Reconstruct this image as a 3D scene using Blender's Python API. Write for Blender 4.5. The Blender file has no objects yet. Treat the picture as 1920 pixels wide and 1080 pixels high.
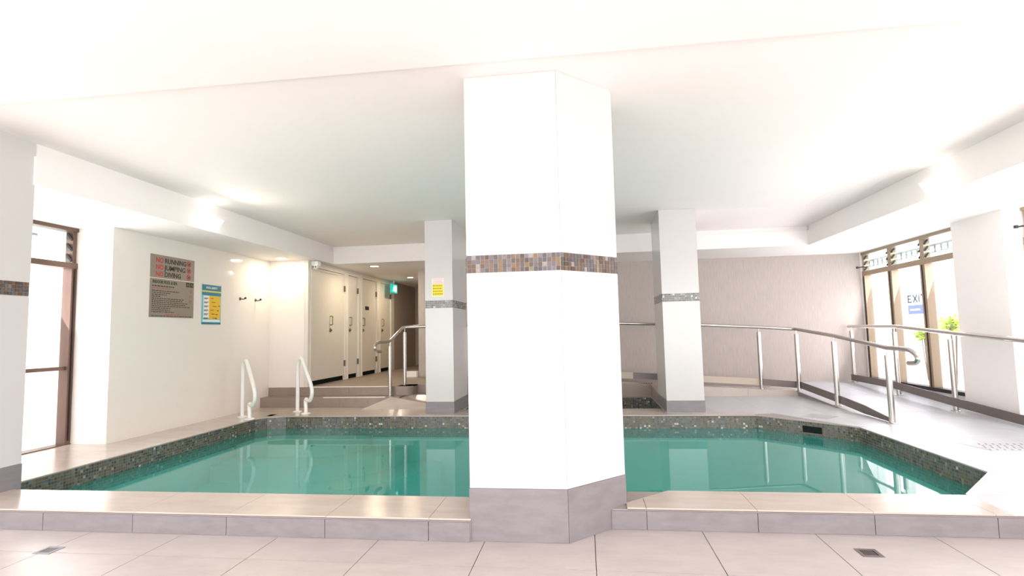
import bpy, bmesh, math, random
from mathutils import Vector, Matrix
random.seed(7)
scene = bpy.context.scene
C = scene.collection

# ------------------------------------------------------------------ camera
yaw, pitch, roll, FPX = -0.12927845, 0.0808505975, 0.0223077523, 1028.92894
cy, sy, cp, sp, cr, sr = math.cos(yaw), math.sin(yaw), math.cos(pitch), math.sin(pitch), math.cos(roll), math.sin(roll)
F = Vector((sy*cp, cy*cp, sp)); Rt = Vector((cy, -sy, 0)); Dn = F.cross(Rt)
cx_ = cr*Rt + sr*Dn; cyv = -sr*Rt + cr*Dn
cam = bpy.data.cameras.new('camera'); co = bpy.data.objects.new('camera', cam); C.objects.link(co)
mw = Matrix((cx_, -cyv, -F)).transposed().to_4x4(); mw.translation = Vector((0, 0, 1.01))
co.matrix_world = mw
cam.sensor_width = 36; cam.lens = FPX/1920*36; cam.clip_start = .05; cam.clip_end = 200
scene.camera = co
# ------------------------------------------------------------------ world, view
scene.view_settings.view_transform = 'Standard'; scene.view_settings.look = 'None'
scene.view_settings.gamma = 1; scene.view_settings.use_curve_mapping = False
scene.view_settings.exposure = 0.77
w = bpy.data.worlds.new('sky'); scene.world = w; w.use_nodes = True
bg = w.node_tree.nodes['Background']; bg.inputs[0].default_value = (.99, .965, 1, 1); bg.inputs[1].default_value = 2.9

def area(name, loc, rot, sx, sz, e, col):
    l = bpy.data.lights.new(name, 'AREA'); l.shape = 'RECTANGLE'; l.size = sx; l.size_y = sz; l.energy = e; l.color = col
    o = bpy.data.objects.new(name, l); C.objects.link(o); o.location = loc; o.rotation_euler = rot
    return o
PI = math.pi
area('daylight_rear_left', (-2.7, -2.05, 1.15), (PI/2+.75, 0, 0), 4.4, 2.4, 38, (1, .925, .885))
area('daylight_rear_right', (2.2, -2.05, 1.15), (PI/2+.75, 0, 0), 4.4, 2.4, 38, (1, .925, .885))
area('daylight_left_window', (-5.10, 3.2, 1.1), (PI/2+.6, 0, -PI/2), 3.4, 2.0, 42, (1, .95, .93))
area('daylight_right_window_far', (4.44, 8.2, 1.2), (PI/2+.35, 0, PI/2), 2.4, 1.9, 24, (.97, .95, 1))
area('daylight_right_window_near', (4.44, 4.7, 1.2), (PI/2+.6, 0, PI/2), 2.9, 1.9, 54, (1, .96, .96))

# ------------------------------------------------------------------ materials
M = {}
def mat(name, col, rough=.5, metal=0, noise=0, nscale=4, spec=.5, bump=0, bscale=60, stretch=(1, 1, 1), coat=0, emis=None, es=0, col2=None):
    m = bpy.data.materials.new(name); m.use_nodes = True; nt = m.node_tree; b = nt.nodes['Principled BSDF']
    b.inputs['Base Color'].default_value = (*col, 1); b.inputs['Roughness'].default_value = rough
    b.inputs['Metallic'].default_value = metal; b.inputs['Specular IOR Level'].default_value = spec
    b.inputs['Coat Weight'].default_value = coat; b.inputs['Coat Roughness'].default_value = .05
    if emis: b.inputs['Emission Color'].default_value = (*emis, 1); b.inputs['Emission Strength'].default_value = es
    if noise or bump:
        g = nt.nodes.new('ShaderNodeNewGeometry'); mp = nt.nodes.new('ShaderNodeMapping'); mp.inputs['Scale'].default_value = stretch
        nt.links.new(g.outputs['Position'], mp.inputs['Vector'])
    if noise:
        n = nt.nodes.new('ShaderNodeTexNoise'); n.inputs['Scale'].default_value = nscale; n.inputs['Detail'].default_value = 5
        n.inputs['Roughness'].default_value = .6
        nt.links.new(mp.outputs[0], n.inputs['Vector'])
        r = nt.nodes.new('ShaderNodeValToRGB'); c2 = col2 or tuple(max(0, c*(1-noise)) for c in col); c1 = tuple(min(1, c*(1+noise*.35)) for c in col)
        r.color_ramp.elements[0].position = .3; r.color_ramp.elements[1].position = .7
        r.color_ramp.elements[0].color = (*c2, 1); r.color_ramp.elements[1].color = (*c1, 1)
        nt.links.new(n.outputs['Fac'], r.inputs['Fac']); nt.links.new(r.outputs['Color'], b.inputs['Base Color'])
    if bump:
        n2 = nt.nodes.new('ShaderNodeTexNoise'); n2.inputs['Scale'].default_value = bscale; n2.inputs['Detail'].default_value = 3
        nt.links.new(mp.outputs[0], n2.inputs['Vector'])
        bn = nt.nodes.new('ShaderNodeBump'); bn.inputs['Strength'].default_value = bump; bn.inputs['Distance'].default_value = .002
        nt.links.new(n2.outputs['Fac'], bn.inputs['Height']); nt.links.new(bn.outputs['Normal'], b.inputs['Normal'])
    M[name] = m
    return m
mat('white_paint', (.92, .885, .86), .6, bump=.1, noise=.01)
mat('ceiling_paint', (.97, .91, .88), .75, noise=.01)
mat('gloss_tile', (.87, .82, .765), .09, noise=.02, nscale=2)
mat('column_tile', (.63, .61, .595), .16, noise=.015, nscale=2)
mat('floor_tile', (.51, .465, .445), .33, noise=.10, nscale=5, bump=.2, bscale=160, stretch=(1, 2.5, 1))
mat('deck_tile', (.56, .485, .43), .16, noise=.10, nscale=3, bump=.15, bscale=120, stretch=(1, 3, 1))
mat('ramp_tile', (.50, .51, .54), .36, noise=.06, nscale=3, bump=.15, bscale=120)
mat('grey_tile', (.235, .215, .225), .45, noise=.14, nscale=7, bump=.3, bscale=220, stretch=(1, 1, 3))
mat('step_tile', (.31, .245, .20), .4, noise=.12, nscale=6, bump=.2, bscale=150)
mat('wall_stone', (.48, .42, .38), .45, noise=.14, nscale=16, bump=.35, bscale=60, stretch=(4, 4, .35))
mat('grout', (.33, .29, .27), .8)
mat('mosaic_grout', (.17, .155, .12), .8)
mat('door_paint', (.71, .67, .59), .4, noise=.02)
mat('frame_paint', (.79, .75, .68), .4)
mat('hall_wall', (.42, .35, .30), .6, noise=.04)
mat('steel', (.60, .565, .53), .2, 1, noise=.05, nscale=20)
mat('bronze_frame', (.16, .095, .07), .35, .3, noise=.08)
mat('tan_frame', (.40, .31, .22), .38, .35, noise=.05)
mat('dark_metal', (.035, .03, .03), .4, .5)
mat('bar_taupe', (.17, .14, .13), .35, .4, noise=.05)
mat('rail_white', (.86, .85, .82), .25, coat=.3)
mat('plaster_pool', (.42, .70, .66), .6, noise=.05, nscale=2)
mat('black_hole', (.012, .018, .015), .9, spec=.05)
mat('lamp_glow', (1, .95, .85), .5, emis=(1, .87, .66), es=9)
mat('spot_body', (.9, .9, .88), .4)
mat('spot_glow', (1, 1, 1), .5, emis=(1, .97, .9), es=3)
mat('sign_grey', (.36, .31, .26), .35, .35, noise=.05)
mat('sign_red', (.62, .05, .04), .5)
mat('sign_black', (.045, .035, .03), .5)
mat('sign_softred', (.45, .17, .13), .5)
mat('poster_blue', (.02, .20, .30), .4)
mat('poster_cyan', (.16, .55, .62), .4)
mat('poster_yellow', (.83, .50, .02), .4)
mat('poster_lime', (.62, .62, .12), .4)
mat('paper', (.85, .84, .80), .6)
mat('notice_yellow', (.90, .74, .05), .6)
mat('notice_olive', (.38, .31, .03), .6)
mat('notice_pink', (.86, .56, .50), .6)
mat('exit_green', (.0, .35, .28), .4, emis=(.02, .42, .40), es=.45)
mat('exit_white', (.9, .95, .95), .4, emis=(.55, 1, 1), es=.8)
mat('outside_white', (.85, .85, .86), .7, noise=.02)
mat('outside_paving', (.72, .70, .68), .7, noise=.06)
mat('outside_band', (.60, .60, .66), .6)
mat('banner_blue', (.06, .10, .33), .5)
mat('banner_red', (.55, .04, .08), .5)
mat('text_teal', (.012, .03, .045), .5)
mat('leaf', (.50, .66, .08), .5, noise=.3, nscale=20)
mat('trunk', (.2, .14, .09), .8)
mat('pale_grate', (.50, .50, .53), .35, .6)
mat('slot_dark', (.02, .02, .03), .9, spec=.05)
mat('drain_steel', (.30, .30, .32), .5, .3)
mat('brass', (.30, .24, .15), .3, .7)
mat('bar_taupe_lit', (.52, .45, .36), .4)  # taupe kerb bar where light falls on it, painted in as beige
mat('mirror_dark', (.05, .05, .05), .2)
MOS_WARM = []
for i, c in enumerate([(.30, .20, .13), (.22, .15, .11), (.44, .28, .16), (.52, .33, .15), (.30, .26, .25), (.38, .33, .33), (.45, .41, .42), (.24, .21, .20), (.72, .64, .60), (.40, .27, .20), (.33, .30, .34), (.55, .45, .33)]):
    MOS_WARM.append(mat('glass_tile_warm_%d' % i, tuple(v*.42 for v in c), .35, noise=.2, nscale=60, spec=.3))
MOS_DARK = []
for i, c in enumerate([(.075, .075, .06), (.11, .10, .075), (.05, .06, .06), (.15, .125, .085), (.10, .13, .14), (.17, .16, .13), (.16, .19, .20), (.30, .30, .28), (.04, .04, .04), (.13, .10, .06), (.62, .60, .56)]):
    MOS_DARK.append(mat('glass_tile_dark_%d' % i, c, .2, noise=.2, nscale=60, coat=.3))
MOS_DARK_W = [10, 12, 9, 10, 7, 8, 5, 3, 6, 9, 1]

def glass(name, tint, ior=1.45):
    m = bpy.data.materials.new(name); m.use_nodes = True; nt = m.node_tree; nt.nodes.clear()
    o = nt.nodes.new('ShaderNodeOutputMaterial'); mx = nt.nodes.new('ShaderNodeMixShader'); t = nt.nodes.new('ShaderNodeBsdfTransparent')
    g = nt.nodes.new('ShaderNodeBsdfGlossy'); fr = nt.nodes.new('ShaderNodeFresnel')
    t.inputs[0].default_value = (*tint, 1); g.inputs['Roughness'].default_value = .0; fr.inputs[0].default_value = 1.45
    ge = nt.nodes.new('ShaderNodeNewGeometry'); ma = nt.nodes.new('ShaderNodeMath'); ma.operation = 'POWER'; mb = nt.nodes.new('ShaderNodeMath'); mb.operation = 'MULTIPLY_ADD'
    nt.links.new(ge.outputs['Backfacing'], mb.inputs[0]); mb.inputs[1].default_value = -2; mb.inputs[2].default_value = 1
    ma.inputs[0].default_value = ior; nt.links.new(mb.outputs[0], ma.inputs[1]); nt.links.new(ma.outputs[0], fr.inputs[0])
    nt.links.new(fr.outputs[0], mx.inputs[0]); nt.links.new(t.outputs[0], mx.inputs[1]); nt.links.new(g.outputs[0], mx.inputs[2])
    nt.links.new(mx.outputs[0], o.inputs[0]); M[name] = m
    return m
glass('window_glass', (.97, .98, .98)); glass('louvre_glass', (.80, .90, .89))
def water_mat():
    m = glass('water', (.44, .85, .80), 1.33); nt = m.node_tree
    t = [n for n in nt.nodes if n.type == 'BSDF_TRANSPARENT'][0]; mx = [n for n in nt.nodes if n.type == 'MIX_SHADER'][0]
    df = nt.nodes.new('ShaderNodeBsdfDiffuse'); df.inputs[0].default_value = (.07, .47, .41, 1); m2 = nt.nodes.new('ShaderNodeMixShader'); m2.inputs[0].default_value = .3
    nt.links.new(t.outputs[0], m2.inputs[1]); nt.links.new(df.outputs[0], m2.inputs[2]); nt.links.new(m2.outputs[0], mx.inputs[1])
    fr = [n for n in nt.nodes if n.type == 'FRESNEL'][0]
    g = [n for n in nt.nodes if n.type == 'BSDF_GLOSSY'][0]; g.inputs['Roughness'].default_value = .02
    n = nt.nodes.new('ShaderNodeTexNoise'); n.inputs['Scale'].default_value = 2.5; n.inputs['Detail'].default_value = 1
    geo = nt.nodes.new('ShaderNodeNewGeometry'); nt.links.new(geo.outputs['Position'], n.inputs['Vector'])
    b = nt.nodes.new('ShaderNodeBump'); b.inputs['Strength'].default_value = .05; b.inputs['Distance'].default_value = .008
    nt.links.new(n.outputs['Fac'], b.inputs['Height']); nt.links.new(b.outputs[0], g.inputs['Normal']); nt.links.new(b.outputs[0], fr.inputs['Normal'])
water_mat()

# ------------------------------------------------------------------ helpers
def obj(name, bm, m, parent=None, smooth=False, loc=None):
    me = bpy.data.meshes.new(name)
    bmesh.ops.recalc_face_normals(bm, faces=bm.faces)
    if smooth:
        for f in bm.faces: f.smooth = True
        for e in bm.edges:
            if len(e.link_faces) == 2 and e.calc_face_angle(0) > .7: e.smooth = False
    bm.to_mesh(me); bm.free()
    for x in (m if isinstance(m, (list, tuple)) else [m]): me.materials.append(M[x] if isinstance(x, str) else x)
    o = bpy.data.objects.new(name, me); C.objects.link(o)
    if parent: o.parent = parent
    if loc: o.location = loc
    return o
def inst(src, parent, loc=None, rot=None):
    o = bpy.data.objects.new(src.name.split('.')[0], src.data); C.objects.link(o); o.parent = parent
    if loc: o.location = loc
    if rot: o.rotation_euler = rot
    return o
def thing(name, label, cat, loc=(0, 0, 0), rz=0, group=None):
    o = bpy.data.objects.new(name, None); C.objects.link(o); o.location = loc; o.rotation_euler = (0, 0, rz)
    o.empty_display_size = .1; o['label'] = label; o['category'] = cat
    if group: o['group'] = group
    return o
def tag(o, label, cat, group=None):
    o['label'] = label; o['category'] = cat
    if group: o['group'] = group
    return o
def struct(name, bm, m, parent=None):
    o = obj(name, bm, m, parent); o['kind'] = 'structure'; return o
def box(bm, x0, x1, y0, y1, z0, z1, mi=0):
    v = [bm.verts.new((x, y, z)) for x in (x0, x1) for y in (y0, y1) for z in (z0, z1)]
    for q in ((0, 1, 3, 2), (4, 6, 7, 5), (0, 4, 5, 1), (2, 3, 7, 6), (0, 2, 6, 4), (1, 5, 7, 3)):
        f = bm.faces.new([v[i] for i in q]); f.material_index = mi
    return bm
def B(*a, bev=0):
    bm = box(bmesh.new(), *a)
    if bev: bmesh.ops.bevel(bm, geom=bm.edges[:], offset=bev, segments=2, affect='EDGES', profile=.7)
    return bm
def prism(bm, pts, z0, z1, mi=0):
    """vertical prism; z0/z1 numbers or functions of x,y"""
    f0 = z0 if callable(z0) else (lambda x, y: z0); f1 = z1 if callable(z1) else (lambda x, y: z1)
    a = [bm.verts.new((x, y, f0(x, y))) for x, y in pts]; b = [bm.verts.new((x, y, f1(x, y))) for x, y in pts]
    n = len(pts); bm.faces.new(a[::-1]).material_index = mi; bm.faces.new(b).material_index = mi
    for i in range(n): bm.faces.new((a[i], a[(i+1) % n], b[(i+1) % n], b[i])).material_index = mi
    return bm
def tube(bm, pts, r, n=14, cap=True):
    pts = [Vector(p) for p in pts]; rings = []; up = None
    for i, p in enumerate(pts):
        t = ((pts[i+1]-p) if i == 0 else (p-pts[i-1]) if i == len(pts)-1 else (pts[i+1]-p).normalized()+(p-pts[i-1]).normalized()).normalized()
        if up is None: up = t.orthogonal().normalized()
        up = (up - t*up.dot(t)).normalized(); s = t.cross(up)
        rings.append([bm.verts.new(p + r*(math.cos(2*PI*k/n)*up + math.sin(2*PI*k/n)*s)) for k in range(n)])
    for a, b in zip(rings, rings[1:]):
        for k in range(n): bm.faces.new((a[k], a[(k+1) % n], b[(k+1) % n], b[k]))
    if cap: bm.faces.new(rings[0][::-1]); bm.faces.new(rings[-1])
    return bm
def spline(pts, seg=6):
    P = [Vector(p) for p in pts]; P = [P[0]*2-P[1]] + P + [P[-1]*2-P[-2]]; out = []
    for i in range(1, len(P)-2):
        a, b, c, d = P[i-1:i+3]
        for k in range(seg):
            t = k/seg
            out.append(.5*((2*b)+(c-a)*t+(2*a-5*b+4*c-d)*t*t+(3*b-a-3*c+d)*t**3))
    out.append(P[-2]); return out
def lathe(bm, prof, cx, cy, z, n=24):
    rings = [[bm.verts.new((cx+r*math.cos(2*PI*k/n), cy+r*math.sin(2*PI*k/n), z+h)) for k in range(n)] for r, h in prof]
    for a, b in zip(rings, rings[1:]):
        for k in range(n): bm.faces.new((a[k], a[(k+1) % n], b[(k+1) % n], b[k]))
    bm.faces.new(rings[0][::-1]); bm.faces.new(rings[-1]); return bm
def clip(poly, a, b):
    """keep the part of poly left of the directed line a->b"""
    out = []
    for i in range(len(poly)):
        p, q = poly[i], poly[(i+1) % len(poly)]
        sp_ = (b[0]-a[0])*(p[1]-a[1])-(b[1]-a[1])*(p[0]-a[0]); sq = (b[0]-a[0])*(q[1]-a[1])-(b[1]-a[1])*(q[0]-a[0])
        if sp_ >= 0: out.append(p)
        if sp_*sq < 0:
            t = sp_/(sp_-sq); out.append((p[0]+(q[0]-p[0])*t, p[1]+(q[1]-p[1])*t))
    return out
def clip_to(poly, region):
    for i in range(len(region)):
        if len(poly) < 3: return []
        poly = clip(poly, region[i], region[(i+1) % len(region)])
    return poly
def area2(p): return abs(sum(p[i][0]*p[(i+1) % len(p)][1]-p[(i+1) % len(p)][0]*p[i][1] for i in range(len(p))))/2
def rect(x0, x1, y0, y1): return [(x0, y0), (x1, y0), (x1, y1), (x0, y1)]
def lay_tiles(parent, region, ox, oy, size, ztop, th, m, name='tile', gap=.0022, sy=None):
    sy = sy or size
    xs = [p[0] for p in region]; ys = [p[1] for p in region]
    i0 = math.floor((min(xs)-ox)/size); i1 = math.ceil((max(xs)-ox)/size); j0 = math.floor((min(ys)-oy)/sy); j1 = math.ceil((max(ys)-oy)/sy)
    for i in range(i0, i1):
        for j in range(j0, j1):
            x0, y0 = ox+i*size, oy+j*sy
            p = clip_to(rect(x0+gap, x0+size-gap, y0+gap, y0+sy-gap), region)
            q = []
            for a in p:
                if not q or (a[0]-q[-1][0])**2+(a[1]-q[-1][1])**2 > 1e-7: q.append(a)
            if len(q) > 2 and (q[0][0]-q[-1][0])**2+(q[0][1]-q[-1][1])**2 < 1e-7: q.pop()
            if len(q) < 3 or area2(q) < .0012: continue
            zt = ztop if callable(ztop) else (lambda x, y: ztop)
            obj(name, prism(bmesh.new(), q, lambda x, y: zt(x, y)-th, zt), m, parent)
def mosaic(bm, a, b, z0, z1, size, th, nmat, weights=None, gap=.0012, offz=0):
    """joined little glass tiles on the vertical face a->b, outward normal to the right of a->b"""
    a = Vector((a[0], a[1], 0)); b = Vector((b[0], b[1], 0)); L = (b-a).length; d = (b-a)/L; n = Vector((d.y, -d.x, 0))
    nu = max(1, round(L/size)); nv = max(1, round((z1-z0)/size)); su = L/nu; sv = (z1-z0)/nv
    idx = list(range(nmat))
    for i in range(nu):
        for j in range(nv):
            u0, u1, v0, v1 = i*su+gap, (i+1)*su-gap, z0+j*sv+gap, z0+(j+1)*sv-gap
            t = th+random.uniform(-.0006, .0006); c = .0012
            q = [a+d*u+Vector((0, 0, v)) for u, v in ((u0, v0), (u1, v0), (u1, v1), (u0, v1))]
            r = [a+d*u+n*t+Vector((0, 0, v)) for u, v in ((u0+c, v0+c), (u1-c, v0+c), (u1-c, v1-c), (u0+c, v1-c))]
            Q = [bm.verts.new(x) for x in q]; R_ = [bm.verts.new(x) for x in r]
            mi = random.choices(idx, weights)[0]
            bm.faces.new(R_).material_index = mi
            for k in range(4): bm.faces.new((Q[k], Q[(k+1) % 4], R_[(k+1) % 4], R_[k])).material_index = mi
def text_obj(name, s, size, m, parent, origin, xdir, ydir, width=None, th=.001, align='LEFT', bold=0):
    cu = bpy.data.curves.new(name, 'FONT'); cu.body = s; cu.size = size; cu.extrude = th; cu.align_x = align; cu.offset = bold; cu.resolution_u = 2
    t = bpy.data.objects.new(name+'_tmp', cu); C.objects.link(t)
    dg = bpy.context.evaluated_depsgraph_get(); me = bpy.data.meshes.new_from_object(t.evaluated_get(dg))
    bpy.data.objects.remove(t); me.name = name; me.materials.clear(); me.materials.append(M[m])
    if width:
        xs = [v.co.x for v in me.vertices]; k = width/(max(xs)-min(xs))
        for v in me.vertices: v.co.x *= k
    o = bpy.data.objects.new(name, me); C.objects.link(o); o.parent = parent
    x = Vector(xdir); y = Vector(ydir); R3 = Matrix((x, y, x.cross(y))).transposed().to_4x4(); R3.translation = Vector(origin)
    o.matrix_basis = R3; return o

# ------------------------------------------------------------------ setting
ZF = -.119
# lower floor
fl = struct('floor', box(bmesh.new(), -5.6, 4.9, -2.6, 3.3, -.25, ZF-.0095), 'grout')
DL = [(-2.985, -2.885, 2.69, 2.79), (1.312, 1.412, 2.97, 3.07)]
lay_tiles(fl, [(-5.6, -2.6), (-.65, -2.6), (-.65, 3.03), (-5.6, 3.03)], -.575-.594*8, 2.715-.6*9, .594, ZF, .012, 'floor_tile', sy=.6)
lay_tiles(fl, rect(-.65, -.12, -2.6, 3.042), -.575-.594*8, 2.715-.6*9, .594, ZF, .012, 'floor_tile', sy=.6)
lay_tiles(fl, [(-.12, -2.6), (.115, -2.6), (.115, 3.275), (-.12, 3.042)], -.575-.594*8, 2.715-.6*9, .594, ZF, .012, 'floor_tile', sy=.6)
lay_tiles(fl, [(.115, -2.6), (4.9, -2.6), (4.9, 3.28), (.115, 3.28)], -.575-.594*8, 2.715-.6*9, .594, ZF, .012, 'floor_tile', sy=.6)
# floor drains (square stainless grates with slots)
def drain(x0, x1, y0, y1, label, m):
    t = thing('floor_drain', label, 'drain', ((x0+x1)/2, (y0+y1)/2, ZF)); w_ = (x1-x0)/2
    bm = bmesh.new()
    for a in ((-w_, w_, -w_, -w_+.018), (-w_, w_, w_-.018, w_), (-w_, -w_+.018, -w_+.018, w_-.018), (w_-.018, w_, -w_+.018, w_-.018)): box(bm, *a, .0, .0025)
    obj('rim', bm, m, t); obj('pan', box(bmesh.new(), -w_+.018, w_-.018, -w_+.018, w_-.018, .0, .0006), 'slot_dark', t)
    for k in range(6):
        x = -w_+.022+(2*w_-.044)*(k+.5)/6
        obj('slat', box(bmesh.new(), x-.0024, x+.0024, -w_+.018, w_-.018, .0006, .0012), m, t)
    return t
drain(*DL[0], 'square slotted steel floor drain on lower tiles before left pool edge', 'drain_steel')
drain(*DL[1], 'square steel floor drain on lower tiles right of big white column', 'bar_taupe')

# pool deck
YL, YR = 3.03, 3.28
pool = [(-4.14, 3.43), (-.65, 3.43), (-.65, 3.63), (2.2, 3.63), (2.2, 3.65), (2.67, 4.18), (2.67, 5.93), (2.61, 6.04), (1.93, 6.74), (-3.85, 6.74), (-4.06, 6.66), (-4.14, 6.52)]
deckbm = bmesh.new()
TH = .012
S0, S1, SY0, SY1 = -1.64, .96, 7.3, 8.56      # spa opening
regs = [
 ('deck_tile', rect(-5.2, -.65, YL, 3.43)), ('deck_tile', [(.115, YR), (2.2, YR), (2.2, 3.63), (.21, 3.63), (.21, 3.37)]),
 ('ramp_tile', [(2.2, YR), (4.9, YR), (4.9, 4.18), (2.67, 4.18), (2.2, 3.65)]), ('ramp_tile', rect(2.67, 4.9, 4.18, 5.93)),
 ('ramp_tile', [(2.67, 5.93), (4.9, 5.93), (4.9, 6.9), (1.93, 6.9), (1.93, 6.74), (2.61, 6.04)]),
 ('deck_tile', rect(-4.14, 1.93, 6.74, 6.9)), ('deck_tile', rect(-5.2, -4.14, 3.43, 4.95)), ('deck_tile', rect(-4.72, -4.14, 4.95, 6.52)),
 ('deck_tile', [(-4.72, 6.52), (-4.14, 6.52), (-4.06, 6.66), (-4.06, 6.9), (-4.72, 6.9)]), ('deck_tile', [(-4.06, 6.66), (-3.85, 6.74), (-4.06, 6.74)]), ('deck_tile', rect(-4.06, -4.14, 6.74, 6.9)) ,
 ('deck_tile', rect(-4.72, S0, 6.9, 7.3)), ('deck_tile', rect(S0, S1, 6.9, 7.3)), ('ramp_tile', rect(S1, 4.2, 6.9, 7.0)), ('ramp_tile', rect(S1, 3.05, 7.0, 8.56)),
 ('deck_tile', rect(-4.72, -3.1, 7.3, 7.56)), ('deck_tile', [(-3.1, 7.3), (S0-.06, 7.3), (S0-.06, 7.32), (-3.1, 7.32)])]
def prism_deck(bm, poly): prism(bm, poly, -.25, -.0095)
for m_, r in regs:
    if area2(r) > 1e-4 and r[0] != (-4.06, 6.74): prism_deck(deckbm, r)
deck = struct('pool_deck', deckbm, 'grout')
deck['label'] = 'raised tiled deck around the pool'
for m_, r in regs:
    if r[0] == (-4.06, 6.74): continue
    y_o = 3.43-.6 if r[0][1] < 3.43 and r[0][0] < 0 else 3.63-.6 if r[0][1] < 3.3 else 3.43
    lay_tiles(deck, r, .315-.6*10, y_o, .6, 0, TH, m_, 'deck_tile', gap=.0013)
# risers of the front step, each slab a piece
def risers(x0, x1, y):
    xs = [x0]+[x for x in (.315+.6*k for k in range(-10, 9)) if x0+.03 < x < x1-.03]+[x1]
    for a, b in zip(xs, xs[1:]):
        obj('riser_tile', B(a+.0018, b-.0018, y-.011, y+.001, ZF+.001, -.0165), 'grey_tile', deck)
risers(-5.2, -.652, YL); risers(.118, 4.88, YR)

# pool basin and its mosaic, water
bas = bmesh.new(); ZB = -1.05
n = len(pool)
def ringface(bm, pts, z0, z1, th=.08):
    for i in range(len(pts)):
        a, b = Vector(pts[i]), Vector(pts[(i+1) % len(pts)]); d = (b-a).normalized(); nn = Vector((d.y, -d.x))*th
        if (b-a).length < .03: continue
        prism(bm, [tuple(a), tuple(b), tuple(b+nn), tuple(a+nn)], z0, z1)
ringface(bas, pool, ZB, -.013, .02)
prism(bas, pool, ZB-.05, ZB)
basin = struct('pool_basin', bas, 'plaster_pool')
mb = bmesh.new()
for i in range(n):
    a, b = pool[(i+1) % n], pool[i]
    if (Vector(a)-Vector(b)).length < .03: continue
    mosaic(mb, a, b, -.262, -.013, .0249, .004, len(MOS_DARK), MOS_DARK_W)
gb = bmesh.new(); ringface(gb, pool, -.262, -.0135, -.0032); obj('grout', gb, 'mosaic_grout', basin)
mo = obj('mosaic', mb, MOS_DARK, basin); mo['kind'] = 'stuff'; mo['label'] = 'dark green and brown glass mosaic along the waterline'
# coping nosing tiles: thin light strip over the mosaic
# underwater curved steps in the far left corner, bench along the back
st = bmesh.new()
def arc(cx, cy, r, a0, a1, k=14): return [(cx+r*math.cos(a0+(a1-a0)*i/k), cy+r*math.sin(a0+(a1-a0)*i/k)) for i in range(k+1)]
for r_, zt in ((1.5, -.55), (1.05, -.38), (.6, -.24)):
    prism(st, [(-3.9+.0, 6.72)]+arc(-3.3, 6.72, r_, 0, -PI/2, 14)+[(-3.9, 6.72-r_)] if False else [(-4.12, 6.5), (-4.12, 6.72-r_)]+arc(-3.3, 6.72, r_, -PI/2, 0, 14)+[(-3.86, 6.72), (-4.05, 6.64)], ZB, zt)
obj('underwater_step', st, 'plaster_pool', basin)
wat = bmesh.new(); wat.faces.new([wat.verts.new((x, y, -.15)) for x, y in pool])
wo = obj('pool_water', wat, 'water'); wo['kind'] = 'stuff'; tag(wo, 'still green-blue water filling the indoor pool', 'water')
# skimmer mouth in the far right mosaic chamfer
sk = thing('skimmer', 'dark rectangular skimmer opening in the mosaic at far right pool edge', 'skimmer', (2.366, 6.29, 0), math.atan2(-.70, .68))
hb = bmesh.new(); box(hb, -.10, .10, -.008, .002, -.125, -.055); obj('mouth', hb, 'black_hole', sk)
bmf = bmesh.new()
for a in ((-.105, .105, -.055, -.05), (-.105, .105, -.135, -.125)): box(bmf, a[0], a[1], -.010, .001, a[2], a[3])
for a in ((-.105, -.1), (.1, .105)): box(bmf, a[0], a[1], -.010, .001, -.125, -.055)
obj('frame', bmf, 'bar_taupe', sk)
cov = thing('skimmer_cover', 'pale square access cover set in deck above the skimmer', 'access cover', (2.56, 6.6, 0), math.atan2(-.68, .68))
obj('lid', B(-.13, .13, -.13, .13, .0, .004, bev=.001), 'pale_grate', cov); 
lid_ring = bmesh.new()
for a in ((-.145, .145, -.145, -.133), (-.145, .145, .133, .145), (-.145, -.133, -.133, .133), (.133, .145, -.133, .133)): box(lid_ring, *a, .0, .003)
obj('ring', lid_ring, 'pale_grate', cov)

# spa tub
sb = bmesh.new()
spa = rect(S0, S1, SY0, SY1)
ringface(sb, spa, -.8, -.0125, .02); prism(sb, spa, -.85, -.8)
spab = struct('spa_basin', sb, 'plaster_pool')
sm = bmesh.new()
for i in range(4): mosaic(sm, spa[(i+1) % 4], spa[i], -.31, -.013, .0249, .004, len(MOS_DARK), MOS_DARK_W)
gb = bmesh.new(); ringface(gb, spa, -.31, -.0135, -.0032); obj('grout', gb, 'mosaic_grout', spab)
x = obj('mosaic', sm, MOS_DARK, spab); x['kind'] = 'stuff'
ws = bmesh.new(); ws.faces.new([ws.verts.new((x_, y_, -.2)) for x_, y_ in spa])
wso = obj('spa_water', ws, 'water'); wso['kind'] = 'stuff'; tag(wso, 'water in the small spa tub behind the columns', 'water')
# ramp (landing at back right climbing left along the back wall)
def zr(x, y):
    if x >= 3.05: return max(0, .0+.065*max(0, min(1, (y-7.0)/1.6)) + .05*max(0, (y-8.5)))
    return min(.268, .072+.0540*(3.05-x)) if x > -.6 else .268
def zr_b(x, y): return zr(x, y)
rb = bmesh.new()
ramp_regs = [rect(3.05, 4.9, 7.0, 8.56), rect(3.05, 4.9, 8.56, 9.5), rect(-.58, 3.05, 8.56, 9.5), rect(-2.5, -.58, 8.56, 9.5)]
for r in ramp_regs: prism(rb, r, -.25, lambda x, y: zr(x, y)-.0095)
ramp = struct('ramp', rb, 'grout'); ramp['label'] = 'tiled access ramp along the far wall'
for r in ramp_regs: lay_tiles(ramp, r, .315-6, 7.0, .6, zr, TH, 'ramp_tile' if r[0][0] > 2 else 'deck_tile', 'ramp_tile', gap=.0013)
lay_tiles(deck, rect(4.2, 4.9, 6.9, 7.0), .315-6, 3.43, .6, 0, TH, 'ramp_tile', 'deck_tile')
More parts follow.
